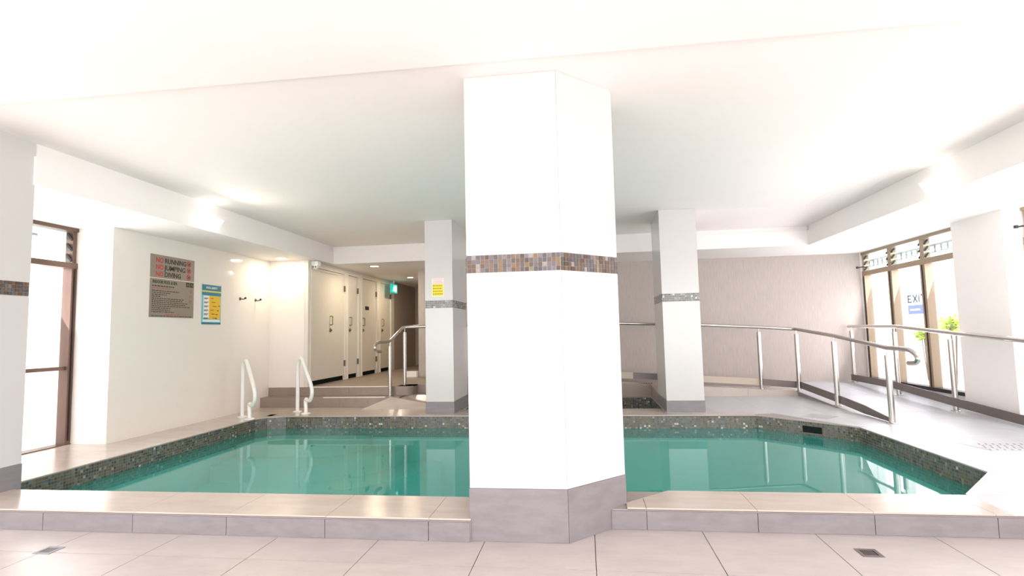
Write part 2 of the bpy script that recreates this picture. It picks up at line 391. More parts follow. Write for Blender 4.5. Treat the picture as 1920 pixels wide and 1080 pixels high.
# faces of the ramp edge toward spa and deck
def edge_face(x0, x1, m_='step_tile'):
    nseg = max(1, round((x1-x0)/.6))
    for k in range(nseg):
        a, b = x0+(x1-x0)*k/nseg, x0+(x1-x0)*(k+1)/nseg
        bm = bmesh.new(); za, zb = zr(a+.001, 8.6), zr(b-.001, 8.6)
        v = [bm.verts.new(p) for p in ((a+.001, 8.546, .0), (b-.001, 8.546, .0), (b-.001, 8.546, zb), (a+.001, 8.546, za), (a+.001, 8.56, 0), (b-.001, 8.56, 0), (b-.001, 8.56, zb), (a+.001, 8.56, za))]
        for q in ((0, 1, 2, 3), (4, 7, 6, 5), (0, 4, 5, 1), (1, 5, 6, 2), (2, 6, 7, 3), (3, 7, 4, 0)): bm.faces.new([v[i] for i in q])
        obj('riser_tile', bm, m_, ramp)
edge_face(S0, S1); edge_face(S1, 3.05, 'deck_tile')
# hob walls beside the spa (tile faced)
hob = bmesh.new(); prism(hob, rect(S1, S1+.10, 7.76, 8.545), .0005, lambda x, y: .137+(y-7.76)*.07); obj('kerb', hob, 'step_tile', ramp)
hob = bmesh.new(); prism(hob, rect(S0-.10, S0, 7.76, 8.545), .0005, lambda x, y: .137+(y-7.76)*.07); obj('kerb', hob, 'step_tile', ramp)
# slot grate on ramp behind the spa
gt = thing('ramp_grate', 'narrow slotted strip drain on the ramp behind the spa', 'drain', (.84, 8.66, zr(.84, 8.66)), 0)
obj('frame', box(bmesh.new(), -.17, .17, -.035, .035, .000, .002), 'bar_taupe', gt)
for k in range(9):
    obj('slot', box(bmesh.new(), -.155+k*.036, -.135+k*.036, -.028, .028, .002, .003), 'slot_dark', gt)

# upper floor of the hallway, steps
Z1, Z2, YS1, YS2 = .14, .268, 7.56, 7.77
ub = bmesh.new(); prism(ub, rect(-4.72, -2.62, YS1, 14), -.25, Z1-.0095)
prism(ub, [(-2.62, 7.80), (S0-.06, 7.80), (S0-.06, 14), (-2.62, 14)], -.25, Z1-.0095)
prism(ub, [(-5, YS2+.02), (-2.62, YS2+.02), (-2.62, 14), (-5, 14)], Z1-.02, Z2-.0095)
prism(ub, [(-2.62, YS2+.28), (S0-.06, YS2+.28), (S0-.06, 14), (-2.62, 14)], Z1-.02, Z2-.0095)
prism(ub, [(S0-.06, 8.56), (-1.2, 8.56), (-1.2, 8.6), (S0-.06, 8.6)], -.2, Z2-.02)
uf = struct('floor_hallway', ub, 'grout')
lay_tiles(uf, rect(-4.72, -2.62, YS1, YS2+.02), -4.72, YS1, .6, Z1, TH, 'step_tile', 'step_tile')
lay_tiles(uf, rect(-2.62, S0-.06, 7.80, YS2+.28), -4.72, 7.56, .6, Z1, TH, 'step_tile', 'step_tile')
lay_tiles(uf, rect(-4.72, -2.5, YS2+.02, 9.5), -4.72, YS2+.02, .6, Z2, TH, 'step_tile', 'hall_tile')
lay_tiles(uf, rect(-2.5, S0-.06, YS2+.28, 8.56), -4.72, YS2+.02, .6, Z2, TH, 'step_tile', 'hall_tile')
lay_tiles(uf, rect(-4.72, -2.5, 9.5, 13.1), -4.72, YS2+.02, .6, Z2, TH, 'step_tile', 'hall_tile')
def riser_row(x0, x1, y, z0, z1, phase):
    xs = [x0]+[phase+.6*k for k in range(8) if x0+.05 < phase+.6*k < x1-.05]+[x1]
    for a, b in zip(xs, xs[1:]): obj('riser_tile', B(a+.0015, b-.0015, y-.010, y+.012, z0+.001, z1-.001), 'step_tile', uf)
riser_row(-4.72, -3.08, YS1, 0, Z1, -4.1); riser_row(-3.08, -2.74, YS1, .0, Z1, -3.5)
riser_row(-4.72, -2.74, YS2, Z1, Z2, -4.05)
# rounded plinth at end of upper step
pl = bmesh.new(); prism(pl, [(-2.74, YS2-.012), (-2.60, YS2-.012)]+arc(-2.60, YS2+.088, .10, -PI/2, 0, 8)+[(-2.50, YS2+.3), (-2.74, YS2+.3)], Z1, Z2)
obj('step_end', pl, 'step_tile', uf)
riser_row(-2.50, S0-.06, YS2+.27, Z1, Z2, -2.2)
# metal nosings
obj('nosing', B(-4.05, -2.80, YS2-.016, YS2+.03, Z2-.006, Z2+.004), 'frame_paint', uf)
obj('nosing', B(-3.75, -2.83, YS1-.016, YS1+.03, Z1-.006, Z1+.004), 'frame_paint', uf)
# small sloping wedge of floor from deck to first step, right of it
wd = bmesh.new()
P = [(-3.08, 7.32, 0), (S0-.06, 7.32, 0), (S0-.06, 7.8, Z1), (-2.74, 7.8, Z1), (-2.74, 7.55, Z1)]
top = [wd.verts.new(p) for p in P]; bot = [wd.verts.new((p[0], p[1], -.2)) for p in P]
wd.faces.new(top); wd.faces.new(bot[::-1])
for i in range(5): wd.faces.new((top[i], bot[i], bot[(i+1) % 5], top[(i+1) % 5]))
wd2 = struct('floor_slope', wd, 'deck_tile')

# walls ------------------------------------------------------------
ZC, ZS = 2.5, 2.17
ZE = 2.45
# ceiling: flat middle, easing down to the bulkheads
cb = bmesh.new()
def quad(bm, *p):
    f = bm.faces.new([bm.verts.new(q) for q in p]); return f
xi0, xi1, yi = -3.4, 2.75, 7.1; xo0, xo1, yo = -4.02, 3.28, 8.36; y_n = 2.83
quad(cb, (xi0, y_n, ZC), (xi1, y_n, ZC), (xi1, yi, ZC), (xi0, yi, ZC))
quad(cb, (xi0, yi, ZC), (xi1, yi, ZC), (xo1, yo, ZE), (xo0, yo, ZE))
quad(cb, (xo0, y_n, ZE+.04), (xi0, y_n, ZC), (xi0, yi, ZC), (xo0, yo, ZE))
quad(cb, (xi1, y_n, ZC), (xo1, y_n, ZE+.04), (xo1, yo, ZE), (xi1, yi, ZC))
struct('ceiling', cb, 'ceiling_paint')
struct('ceiling_slab', box(bmesh.new(), -5.6, 4.9, -2.6, 14, 2.56, 2.7), 'ceiling_paint')
struct('ceiling_near', box(bmesh.new(), -5.6, 4.9, -2.1, y_n, 2.475, 2.56), 'ceiling_paint')
def bulk(name, x0, x1, y0, y1, face):
    bm = box(bmesh.new(), x0, x1, y0, y1, ZS, 2.385)
    d = .022
    x0b, x1b, y0b = x0, x1, y0
    if face == 'L': x1b = x1-d
    if face == 'R': x0b = x0+d
    if face == 'B': y0b = y0+d
    box(bm, x0b, x1b, y0b, y1, 2.385, 2.56)
    return struct(name, bm, 'white_paint')
bulk('bulkhead_left', -5.6, -3.97, 3.47, 8.35, 'L')
bulk('bulkhead_left_near', -5.6, -3.99, 2.0, 3.07, 'L')
bulk('bulkhead_right', 3.23, 4.62, 1.2, 8.33, 'R')
bulk('bulkhead_back', -5.6, 4.62, 8.33, 13.3, 'B')
# left: tall glazed openings then tiled wall
struct('wall_left', box(bmesh.new(), -5.6, -4.72, 4.95, 7.77, -.25, ZS+.02), 'gloss_tile')
struct('wall_left_hall', box(bmesh.new(), -5.6, -4.16, 7.77, 13.2, -.25, ZS+.02), 'gloss_tile')
bm = box(bmesh.new(), -5.6, -5.2, 1.0, 1.4, -.25, 2.5); box(bm, -5.6, -5.2, -2.1, -1.4, -.25, 2.5); box(bm, -5.6, -5.2, -1.4, 4.95, 2.175, 2.5); 
struct('wall_left_near', bm, 'white_paint')
# right wall: glazing plinth, pier, near part
struct('wall_right', box(box(bmesh.new(), 4.5, 4.9, 6.98, 9.52, -.25, .13), 4.46, 4.6, 9.5, 9.7, -.25, ZS), 'white_paint')
struct('wall_right_pier', box(bmesh.new(), 4.30, 4.9, 6.20, 6.99, -.25, ZS+.02), 'white_paint')
bm = box(bmesh.new(), 4.5, 4.9, 1.3, 6.2, -.25, .13); box(bm, 4.4, 4.9, 1.3, 3.2, -.25, 2.5); box(bm, 4.5, 4.9, -2.1, 1.3, -.25, .0)
box(bm, 4.5, 4.9, -2.1, 1.3, 2.2, 2.5)
struct('wall_right_near', bm, 'white_paint')
# back wall
struct('wall_back', box(bmesh.new(), -2.93, 4.46, 9.50, 9.7, -.25, ZS+.02), 'wall_stone')
struct('wall_hall_end', box(bmesh.new(), -5.6, -1.0, 13.1, 13.3, -.25, ZS+.02), 'hall_wall')
struct('wall_hall_right', box(bmesh.new(), -2.93, -2.7, 9.7, 13.1, -.25, ZS+.02), 'hall_wall')
bm = box(bmesh.new(), -4.16, -4.12, 11.55, 13.1, Z2, ZS)
struct('wall_hall_left', bm, 'hall_wall')
# block kerb at the wall end
obj('skirting', B(-3.18, -2.94, 9.38, 9.49, Z2+.001, Z2+.10), 'white_paint', uf)
# rear side behind the camera: piers and lintel with open glazing
bm = box(bmesh.new(), -5.6, -5.0, -2.3, -2.1, -.25, 2.56); box(bm, 4.6, 4.9, -2.3, -2.1, -.25, 2.56); box(bm, -5.6, 4.9, -2.3, -2.1, 2.4, 2.56); box(bm, -.3, -.1, -2.3, -2.1, -.25, 2.4)
struct('wall_rear', bm, 'white_paint')

# ------------------------------------------------------------------ columns
def column(name, label, foot, z0, ztop, band_faces, skz, tile_parts, seg_faces):
    t = thing(name, label, 'column', (0, 0, 0))
    core = bmesh.new(); prism(core, foot, z0, ztop); obj('shaft', core, 'column_tile', t)
    return t
foot = [(-.65, 3.045), (-.12, 3.045), (.205, 3.37), (.205, 3.63), (-.65, 3.63)]
cc = column('column', 'large white chamfered column in the foreground between the pool edges', foot, -.25, 2.53, None, None, None, None)
def offset_poly(p, d):
    out = []; n_ = len(p)
    for i in range(n_):
        a, b, c = Vector(p[i-1]), Vector(p[i]), Vector(p[(i+1) % n_]); e1 = (b-a).normalized(); e2 = (c-b).normalized()
        n1 = Vector((e1.y, -e1.x)); n2 = Vector((e2.y, -e2.x)); k = (n1+n2)/(1+n1.dot(n2)); out.append(tuple(b+k*d))
    return out
def skirt(t, foot, z0, z1, faces, d=.008, m_='grey_tile'):
    o_ = offset_poly(foot, d)
    for i in faces:
        j = (i+1) % len(foot); a, b, c, e = Vector(foot[i]), Vector(foot[j]), Vector(o_[j]), Vector(o_[i]); u = (b-a).normalized()*.0012
        obj('skirting_tile', prism(bmesh.new(), [tuple(e+u), tuple(c-u), tuple(b-u), tuple(a+u)], z0, z1), m_, t)
skirt(cc, foot, ZF+.001, .161, [0, 1, 2, 4])
# thin white cladding edges: panels above and below the mosaic band
def clad(t, foot, faces, spans, d=.004):
    o_ = offset_poly(foot, d)
    for z0, z1 in spans:
        for i in faces:
            j = (i+1) % len(foot); a, b, c, e = Vector(foot[i]), Vector(foot[j]), Vector(o_[j]), Vector(o_[i]); u = (b-a).normalized()*.0008
            obj('wall_tile', prism(bmesh.new(), [tuple(e+u), tuple(c-u), tuple(b-u), tuple(a+u)], z0, z1), 'column_tile', t)
clad(cc, foot, [0, 1, 2, 3, 4], [(.163, 1.348), (1.452, ZC-.001)])
protos = []
for i, m_ in enumerate(MOS_WARM):
    bm = B(-.0113, .0113, -.004, 0, -.0118, .0118); me = bpy.data.meshes.new('mosaic_tile'); bmesh.ops.recalc_face_normals(bm, faces=bm.faces); bm.to_mesh(me); bm.free(); me.materials.append(m_); protos.append(me)
def band_parts(t, a, b, z0, rows, size):
    a = Vector((*a, 0)); b = Vector((*b, 0)); L = (b-a).length; d = (b-a)/L; nu = round(L/size); su = L/nu
    n_ = Vector((d.y, -d.x, 0)); ang = math.atan2(d.y, d.x)
    prev = 0
    for i in range(nu):
        for j in range(rows):
            k = random.choices(range(12), [9, 8, 7, 5, 9, 8, 5, 8, 2, 8, 5, 4])[0]
            if random.random() < .25: k = prev
            prev = k
            o = bpy.data.objects.new('mosaic_tile', protos[k]); C.objects.link(o); o.parent = t
            o.location = a+d*su*(i+.5)+n_*.0005+Vector((0, 0, z0+size*(j+.5))); o.rotation_euler = (0, 0, ang)
            o.scale = (su/.025*.98, 1, size/.025)
band_parts(cc, foot[0], foot[1], 1.35, 4, .025); band_parts(cc, foot[1], foot[2], 1.35, 4, .025)
bm = bmesh.new()
for i in (2, 3, 4): mosaic(bm, foot[i], foot[(i+1) % 5], 1.35, 1.45, .025, .0045, len(MOS_WARM))
x = obj('mosaic_band', bm, MOS_WARM, cc); x['kind'] = 'stuff'
def simple_col(label, foot, z0, skz, ztop, parts_band=None, faces=(0, 1, 2, 3), mats=MOS_DARK, wts=None):
    t = thing('column', label, 'column')
    obj('shaft', prism(bmesh.new(), foot, z0, ztop+.03), 'column_tile', t)
    skirt(t, foot, z0+.001, skz, faces); clad(t, foot, faces, [(skz+.002, 1.345), (1.449, ztop-.001)])
    bm = bmesh.new()
    for i in faces:
        if i == parts_band: band_parts(t, foot[i], foot[(i+1) % len(foot)], 1.35, 4, .025)
        else: mosaic(bm, foot[i], foot[(i+1) % len(foot)], 1.347, 1.447, .025, .0045, len(mats), wts)
    x = obj('mosaic_band', bm, mats, t); x['kind'] = 'stuff'
    return t
W2 = [6, 8, 4, 8, 6, 9, 8, 8, 3, 8, 3]
simple_col('white column at the left edge of view with warm mosaic band', rect(-4.5, -3.99, 3.06, 3.48), -.25, .162, ZC, parts_band=1, mats=MOS_WARM)
simple_col('slim white column behind the pool bearing a yellow notice', rect(-2.04, -1.68, 6.93, 7.75), 0, .147, ZC, wts=W2)
simple_col('white column behind the pool beside the spa, right of big column', rect(.97, 1.41, 6.98, 7.76), 0, .137, ZC, wts=W2)

# notice on the slim column
nt_ = thing('paper_notice', 'small paper notice with pink heading and yellow highlighted lines on slim column', 'notice', (-1.872, 6.924, 1.62))
obj('sheet', B(-.08, .08, -.0008, .0006, -.125, .115), 'paper', nt_)
bm = bmesh.new()
for z_, ww in ((.102, .07), (.078, .06), (.056, .068)): box(bm, -ww, ww, -.0014, -.0008, z_-.006, z_+.006)
obj('heading_lines', bm, 'notice_pink', nt_)['kind'] = 'stuff'
obj('highlight', B(-.073, .073, -.0014, -.0008, -.115, .038), 'notice_yellow', nt_)
bm = bmesh.new()
for z_ in (.018, -.018, -.055, -.09):
    x_ = -.065
    while x_ < .055:
        l_ = random.uniform(.012, .03); box(bm, x_, min(x_+l_, .066), -.0019, -.0014, z_-.006, z_+.006); x_ += l_+.006
obj('text_lines', bm, 'notice_olive', nt_)['kind'] = 'stuff'

# ------------------------------------------------------------------ windows
def win_piece(bm, x, y0, y1, z0, z1, d=.05): box(bm, x-d/2, x+d/2, y0, y1, z0, z1)
def louvres(parent, x, y0, y1, z0, z1, n_, side, msh='louvre_glass'):
    h_ = (z1-z0)/n_
    for k in range(n_):
        zc = z0+h_*(k+.5); a = math.radians(38)*side
        dx, dz = math.sin(a)*h_*.55, math.cos(a)*h_*.55
        bm = bmesh.new(); v = []
        for y in (y0+.02, y1-.02):
            for sx_, sz_ in ((-1, -1), (1, 1)):
                for t_ in (-.003, .003): v.append(bm.verts.new((x+sx_*dx+t_*math.cos(a), y, zc+sz_*dz-t_*math.sin(a))))
        for q in ((0, 1, 3, 2), (4, 6, 7, 5), (0, 2, 6, 4), (1, 5, 7, 3), (0, 4, 5, 1), (2, 3, 7, 6)): bm.faces.new([v[i] for i in q])
        obj('louvre_blade', bm, msh, parent)
        bm = bmesh.new()
        for y in (y0+.012, y1-.024):
            v = []
            for yy in (y, y+.012):
                for sx_, sz_ in ((-1, -1), (1, 1)):
                    for t_ in (-.010, .010): v.append(bm.verts.new((x+sx_*dx*.8+t_*math.cos(a), yy, zc+sz_*dz*.8-t_*math.sin(a))))
            for q in ((0, 1, 3, 2), (4, 6, 7, 5), (0, 2, 6, 4), (1, 5, 7, 3), (0, 4, 5, 1), (2, 3, 7, 6)): bm.faces.new([v[i] for i in q])
        obj('blade_clip', bm, 'dark_metal', parent)
def window(name, x, ys, z0, zt0, zt1, z1, mname, side, mid=None, sh=.045, crank=None, stile=.06, handle=None):
    """ys: bay boundaries along Y; lower panes z0..zt0, transom zt0..zt1, louvres above to z1"""
    t = bpy.data.objects.new(name, None); C.objects.link(t); t['kind'] = 'structure'
    bm = bmesh.new(); win_piece(bm, x, ys[0], ys[-1], z1-.045, z1, .11); obj('head_frame', bm, mname, t)
    bm = bmesh.new(); win_piece(bm, x, ys[0], ys[-1], zt0, zt1, .11); obj('transom', bm, mname, t)
    bm = bmesh.new(); win_piece(bm, x, ys[0], ys[-1], z0, z0+sh, .12); obj('sill', bm, 'dark_metal' if side > 0 else mname, t)
    for i, y in enumerate(ys):
        a, b = (y, y+stile) if i == 0 else (y-stile, y) if i == len(ys)-1 else (y-stile*.9, y+stile*.9)
        bm = bmesh.new(); win_piece(bm, x, a, b, z0+sh, zt0, .10)
        obj('mullion', bm, mname, t)
        bm = bmesh.new(); mid_y = (a+b)/2; box(bm, x-.056*side-.004, x-.056*side+.004, mid_y-.006, mid_y+.006, z0+.05, zt0-.005)
        obj('gasket', bm, 'dark_metal', t)
        bm = bmesh.new(); win_piece(bm, x, a+.01, b-.01, zt1, z1-.045, .08); obj('mullion', bm, mname, t)
    for a, b in zip(ys, ys[1:]):
        bm = bmesh.new(); box(bm, x+.01*side, x+.014*side if side > 0 else x+.004, a+.03, b-.03, z0+sh, zt0) if side > 0 else box(bm, x-.014, x-.010, a+.03, b-.03, z0+sh, zt0)
        obj('pane', bm, 'window_glass', t)
        louvres(t, x-.02*side, a+stile*.8, b-stile*.8, zt1, z1-.045, 3, side)
        if mid: bm = bmesh.new(); win_piece(bm, x, a+.03, b-.03, mid[0], mid[1], .05); obj('mid_rail', bm, mname, t)
    return t
window('window_1', -5.17, [1.42, 2.6, 3.78, 4.95], -.012, 1.755, 1.81, 2.178, 'bronze_frame', -1, mid=(.735, .77), sh=.02)
window('window_2', 4.53, [6.97, 7.91, 8.70, 9.49], .13, 1.79, 1.865, 2.172, 'tan_frame', 1)
window('window_3', 4.53, [3.22, 4.2, 5.2, 6.19], .13, 1.79, 1.865, 2.185, 'tan_frame', 1)
# window cranks
for nm, (x, y, z), lab in (('crank', (4.43, 9.40, 1.93), 'small dark louvre winder on the window stile near the back wall'), ('crank', (4.43, 6.12, 1.97), 'small dark louvre winder on the near window right of the pier')):
    t = thing('louvre_winder', lab, 'window winder', (x, y, z))
    obj('arm', tube(bmesh.new(), [(.06, 0, 0), (0, 0, 0), (-.05, 0, -.008)], .008, 8), 'dark_metal', t, True)
    obj('knob', B(-.075, -.045, -.014, .014, -.022, .01, bev=.004), 'dark_metal', t)

# ------------------------------------------------------------------ doors on hallway wall
XD = -4.11
part = bmesh.new()
dy = [(7.87, 9.06), (9.18, 9.62), (9.80, 10.52), (10.72, 11.33)]
box(part, XD-.05, XD, 7.775, 11.55, 2.085, ZS)     # head panel
ys_ = [7.775]+[v for p in dy for v in p]+[11.55]
for a, b in zip(ys_[::2], ys_[1::2]): box(part, XD-.05, XD, a, b, Z2, 2.085)
pf = struct('wall_cubicles', part, 'frame_paint')
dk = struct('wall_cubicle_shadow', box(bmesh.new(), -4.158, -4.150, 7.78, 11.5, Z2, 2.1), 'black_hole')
for i, (a, b) in enumerate(dy):
    d = struct('door_%d' % (i+1), B(XD-.042, XD-.012, a+.004, b-.004, Z2+.075, 2.08, bev=.002), 'door_paint')
    trim = bmesh.new()
    for yy in (a-.03, b): box(trim, XD, XD+.012, yy, yy+.03, Z2+.001, 2.10)
    box(trim, XD, XD+.012, a, b, 2.083, 2.115); obj('door_trim', trim, 'frame_paint', d)
    yh = (8.55, 9.28, 9.86, 10.85)[i] if i else 8.53
    z_ = 1.01+.0
    bm = tube(bmesh.new(), spline([(XD-.012, yh, 1.20), (XD+.03, yh, 1.205), (XD+.03, yh, 1.27), (XD+.03, yh, 1.335), (XD-.012, yh, 1.34)], 3), .009, 8)
    obj('handle', bm, 'brass', d, True)
    bm = bmesh.new(); me = lathe(bm, [(.0, 0), (.032, 0), (.03, .012), (.012, .016), (.012, .03), (.0, .032)][1:], 0, 0, 0, 16)
    bmesh.ops.transform(bm, matrix=Matrix.Translation((XD-.012, yh+.002, 1.115)) @ Matrix.Rotation(PI/2, 4, 'Y'), verts=bm.verts)
    obj('lock', bm, 'brass', d, True)
    for zz in (1.83, .55):
        obj('hinge', B(XD-.012, XD+.014, b-.022, b+.004, zz-.05, zz+.05, bev=.002), 'bar_taupe', d)
    if i == 2: obj('door_sign', B(XD-.012, XD-.008, 9.98, 10.16, 1.50, 1.57), 'mirror_dark', d)
# security camera
sc_ = thing('security_camera', 'white dome camera with two dark lenses at the cubicle wall top corner', 'camera', (XD+.06, 7.90, 2.09))
obj('base', B(-.055, .055, -.05, .05, .0, .075, bev=.008), 'spot_body', sc_)
bm = bmesh.new(); bmesh.ops.create_uvsphere(bm, u_segments=20, v_segments=12, radius=.045); obj('dome', bm, 'spot_body', sc_, True, loc=(0, -.01, -.012))
for dx in (-.014, .016):
    bm = bmesh.new(); bmesh.ops.create_uvsphere(bm, u_segments=12, v_segments=8, radius=.010); obj('lens', bm, 'sign_black', sc_, True, loc=(dx, -.05, -.016))
bm = tube(bmesh.new(), [(-.015, .06, -.02), (-.05, .3, -.05), (-.045, .9, -.045)], .004, 6); obj('cable', bm, 'frame_paint', sc_)
# exit sign
ex = thing('exit_sign', 'lit green running man exit sign hanging at the hallway end', 'exit sign', (-3.96, 11.12, 1.985))
obj('housing', B(-.02, .02, -.17, .17, -.095, .095, bev=.004), 'exit_green', ex)
bm = tube(bmesh.new(), [(0, 0, .09), (0, 0, .185)], .01, 8); obj('stem', bm, 'frame_paint', ex)
bm = bmesh.new(); box(bm, .020, .0215, .02, .12, -.07, .07)
obj('door_symbol', bm, 'exit_white', ex)
bm = bmesh.new()
lathe(bm, [(.016, 0), (.016, .002)], 0, 0, 0, 12); bmesh.ops.transform(bm, matrix=Matrix.Translation((.0205, -.05, .055)) @ Matrix.Rotation(PI/2, 4, 'Y'), verts=bm.verts)
for p in (((.022, -.05, .035), (.022, -.06, -.01)), ((.022, -.06, -.01), (.022, -.02, -.03), (.022, -.03, -.07)), ((.022, -.06, -.01), (.022, -.09, -.04), (.022, -.13, -.05)), ((.022, -.05, .03), (.022, -.015, .01)), ((.022, -.05, .03), (.022, -.09, .01))): tube(bm, p, .008, 6)
obj('running_figure', bm, 'exit_white', ex)

# ------------------------------------------------------------------ signs on left wall
XW = -4.72
bd = thing('rules_sign', 'brushed grey pool rules sign with red and black lettering on left wall', 'sign', (XW, 0, 0))
def wall_local(t): return t
y0, y1 = 5.435, 6.12; ztop, zdiv, zbot = 1.970, 1.705, 1.268
obj('upper_board', B(0, .006, y0, y1, zdiv+.004, ztop), 'sign_grey', bd)
obj('lower_board', B(0, .006, y0, y1, zbot, zdiv-.004), 'sign_grey', bd)
obj('divider', B(0, .008, y0, y1, zdiv-.004, zdiv+.004), 'frame_paint', bd)
ydir, zdir = (0, 1, 0), (0, 0, 1)
for k, (wd_, wlen) in enumerate((('RUNNING', .335), ('JUMPING', .335), ('DIVING', .25))):
    zb = 1.884-k*.078
    text_obj('lettering', 'NO', .078, 'sign_red', bd, (.0065, y0+.075, zb), ydir, zdir, width=.108, bold=.0015)
    text_obj('lettering', wd_, .078, 'sign_black', bd, (.0065, y0+.205, zb), ydir, zdir, width=wlen, bold=.0015)
    yc, zc = y1-.095, zb+.028
    bm = bmesh.new(); tube(bm, [(.0075, yc+.030*math.cos(2*PI*i/20), zc+.030*math.sin(2*PI*i/20)) for i in range(21)], .0035, 6, False)
    tube(bm, [(.0075, yc-.021, zc+.021), (.0075, yc+.021, zc-.021)], .003, 6); obj('prohibition_ring', bm, 'sign_red', bd)
    bm = bmesh.new(); tube(bm, [(.007, yc-.008, zc-.014), (.007, yc+.002, zc+.002), (.007, yc+.010, zc+.012)], .0045, 6); tube(bm, [(.007, yc+.002, zc+.002), (.007, yc-.012, zc+.006)], .003, 6); obj('pictogram', bm, 'sign_black', bd)
text_obj('lettering', 'INDOOR POOL & SPA', .05, 'sign_black', bd, (.0065, y0+.035, 1.648), ydir, zdir, width=.37, bold=.001)
bm = bmesh.new(); bmr = bmesh.new()
def words(bm, ya, yb, z_, h_=.006):
    y = ya
    while y < yb-.01:
        l_ = random.uniform(.012, .045); box(bm, .006, .0068, y, min(y+l_, yb), z_-h_, z_+h_); y += l_+.009
words(bm, y0+.03, y0+.36, 1.618); words(bmr, y0+.03, y0+.30, 1.594)
for i, ln in enumerate((.42, .28, .22, .13, .50, .48, .57, .55, .62, .29, .28, .36)): words(bm, y0+.03, y0+.03+ln*.97, 1.565-i*.0215, .0045)
words(bmr, y0+.23, y0+.45, 1.303, .008); words(bm, y0+.03, y1-.03, 1.283, .004)
for q_ in (obj('small_print', bm, 'sign_black', bd), obj('small_print', bmr, 'sign_softred', bd)): q_['kind'] = 'stuff'
for k in range(2):
    obj('icon', B(.006, .0075, y1-.135+k*.065, y1-.078+k*.065, 1.638, 1.692), 'sign_black', bd)
    bm = bmesh.new(); tube(bm, [(.0078, y1-.12+k*.065, 1.655), (.0078, y1-.107+k*.065, 1.675), (.0078, y1-.092+k*.065, 1.655)], .004, 6); obj('icon_symbol', bm, 'sign_grey', bd)
for k in range(3):
    yc, zc = y1-.055, 1.585-k*.06
    bm = bmesh.new(); tube(bm, [(.0075, yc+.018*math.cos(2*PI*i/16), zc+.018*math.sin(2*PI*i/16)) for i in range(17)], .003, 6, False); obj('prohibition_ring', bm, 'sign_softred', bd)

ps = thing('safety_poster', 'blue and yellow pool safety poster on the left wall beside coat hooks', 'poster', (XW, 0, 0))
a0, a1, b0, b1 = 6.268, 6.632, 1.198, 1.700
obj('backing', B(0, .004, a0, a1, b0, b1), 'poster_cyan', ps)
obj('header', B(.004, .005, a0, a1, b1-.075, b1), 'poster_blue', ps)
obj('stripe', B(.004, .0052, a0, a1, b1-.095, b1-.075), 'poster_lime', ps)
obj('header', B(.004, .005, a0, a1, b1-.135, b1-.095), 'poster_blue', ps)
text_obj('lettering', 'POOL SAFETY', .035, 'paper', ps, (.0053, a0+.075, b1-.05), ydir, zdir, width=.21, bold=.0008)
obj('steps_panel', B(.004, .005, a0+.03, a0+.15, b0+.08, b1-.14), 'paper', ps)
obj('yellow_panel', B(.004, .0052, a0+.135, a1-.015, b0+.07, b1-.14), 'poster_yellow', ps)
obj('footer', B(.004, .005, a0+.02, a1-.02, b0+.03, b0+.06), 'paper', ps)
obj('footer', B(.004, .005, a0, a1, b0, b0+.025), 'poster_blue', ps)
bm = bmesh.new()
for i in range(6):
    z_ = b1-.17-i*.05; box(bm, .005, .0056, a0+.04, a0+.12, z_-.006, z_+.002); box(bm, .005, .0056, a0+.04, a0+.10, z_-.016, z_-.010)
    box(bm, .0052, .0058, a0+.16+.02*(i % 3), a0+.22+.03*(i % 3), z_-.004, z_+.003)
for yy, zz in ((a1-.06, b1-.27), (a1-.08, b1-.33), (a1-.10, b1-.38), (a1-.11, b1-.43)): box(bm, .0052, .006, yy, yy+.035, zz, zz+.01)
obj('small_print', bm, 'sign_black', ps)['kind'] = 'stuff'
# hooks
for i, yy in enumerate((7.04, 7.40)):
    t = thing('coat_hook', ('dark metal coat hook on left wall, the one nearer the poster', 'dark metal coat hook on left wall, the one nearer the wall corner')[i], 'hook', (XW, yy, 1.56), group='coat hooks on the left wall')
    bm = bmesh.new(); lathe(bm, [(.022, 0), (.022, .006), (.008, .010)], 0, 0, 0, 16); bmesh.ops.transform(bm, matrix=Matrix.Rotation(PI/2, 4, 'Y'), verts=bm.verts); obj('plate', bm, 'bar_taupe', t, True)
    obj('arm', tube(bmesh.new(), spline([(.005, 0, 0), (.05, 0, -.008), (.075, 0, .004)], 4), .008, 10), 'bar_taupe', t, True)
    bm = bmesh.new(); bmesh.ops.create_uvsphere(bm, u_segments=12, v_segments=8, radius=.015); obj('knob', bm, 'dark_metal', t, True, loc=(.08, 0, .006))

# ------------------------------------------------------------------ lights in the room
def downlight(x, y, r, e, label, z=ZS):
    t = thing('downlight', label, 'ceiling light', (x, y, z), group=None)
    bm = bmesh.new(); n_ = 28
    ro, ri = r*1.18, r
    v1 = [bm.verts.new((ro*math.cos(2*PI*k/n_), ro*math.sin(2*PI*k/n_), 0)) for k in range(n_)]; v2 = [bm.verts.new((ri*math.cos(2*PI*k/n_), ri*math.sin(2*PI*k/n_), -.006)) for k in range(n_)]
    v3 = [bm.verts.new((ri*math.cos(2*PI*k/n_), ri*math.sin(2*PI*k/n_), 0)) for k in range(n_)]
    for k in range(n_):
        bm.faces.new((v1[k], v1[(k+1) % n_], v2[(k+1) % n_], v2[k])); bm.faces.new((v2[k], v2[(k+1) % n_], v3[(k+1) % n_], v3[k]))
    obj('trim_ring', bm, 'spot_body', t)
    bm = bmesh.new(); lathe(bm, [(ri-.001, -.002), (ri-.001, -.0005)], 0, 0, 0, 28); obj('diffuser', bm, 'lamp_glow', t)
    l = bpy.data.lights.new('bulb', 'AREA'); l.shape = 'DISK'; l.size = r*1.7; l.energy = e; l.color = (1, .83, .60)
    o = bpy.data.objects.new('bulb', l); C.objects.link(o); o.parent = t; o.location = (0, 0, -.01)
    return t
downlight(-4.37, 7.46, .075, 3.5, 'recessed round ceiling light over the steps by the left wall')
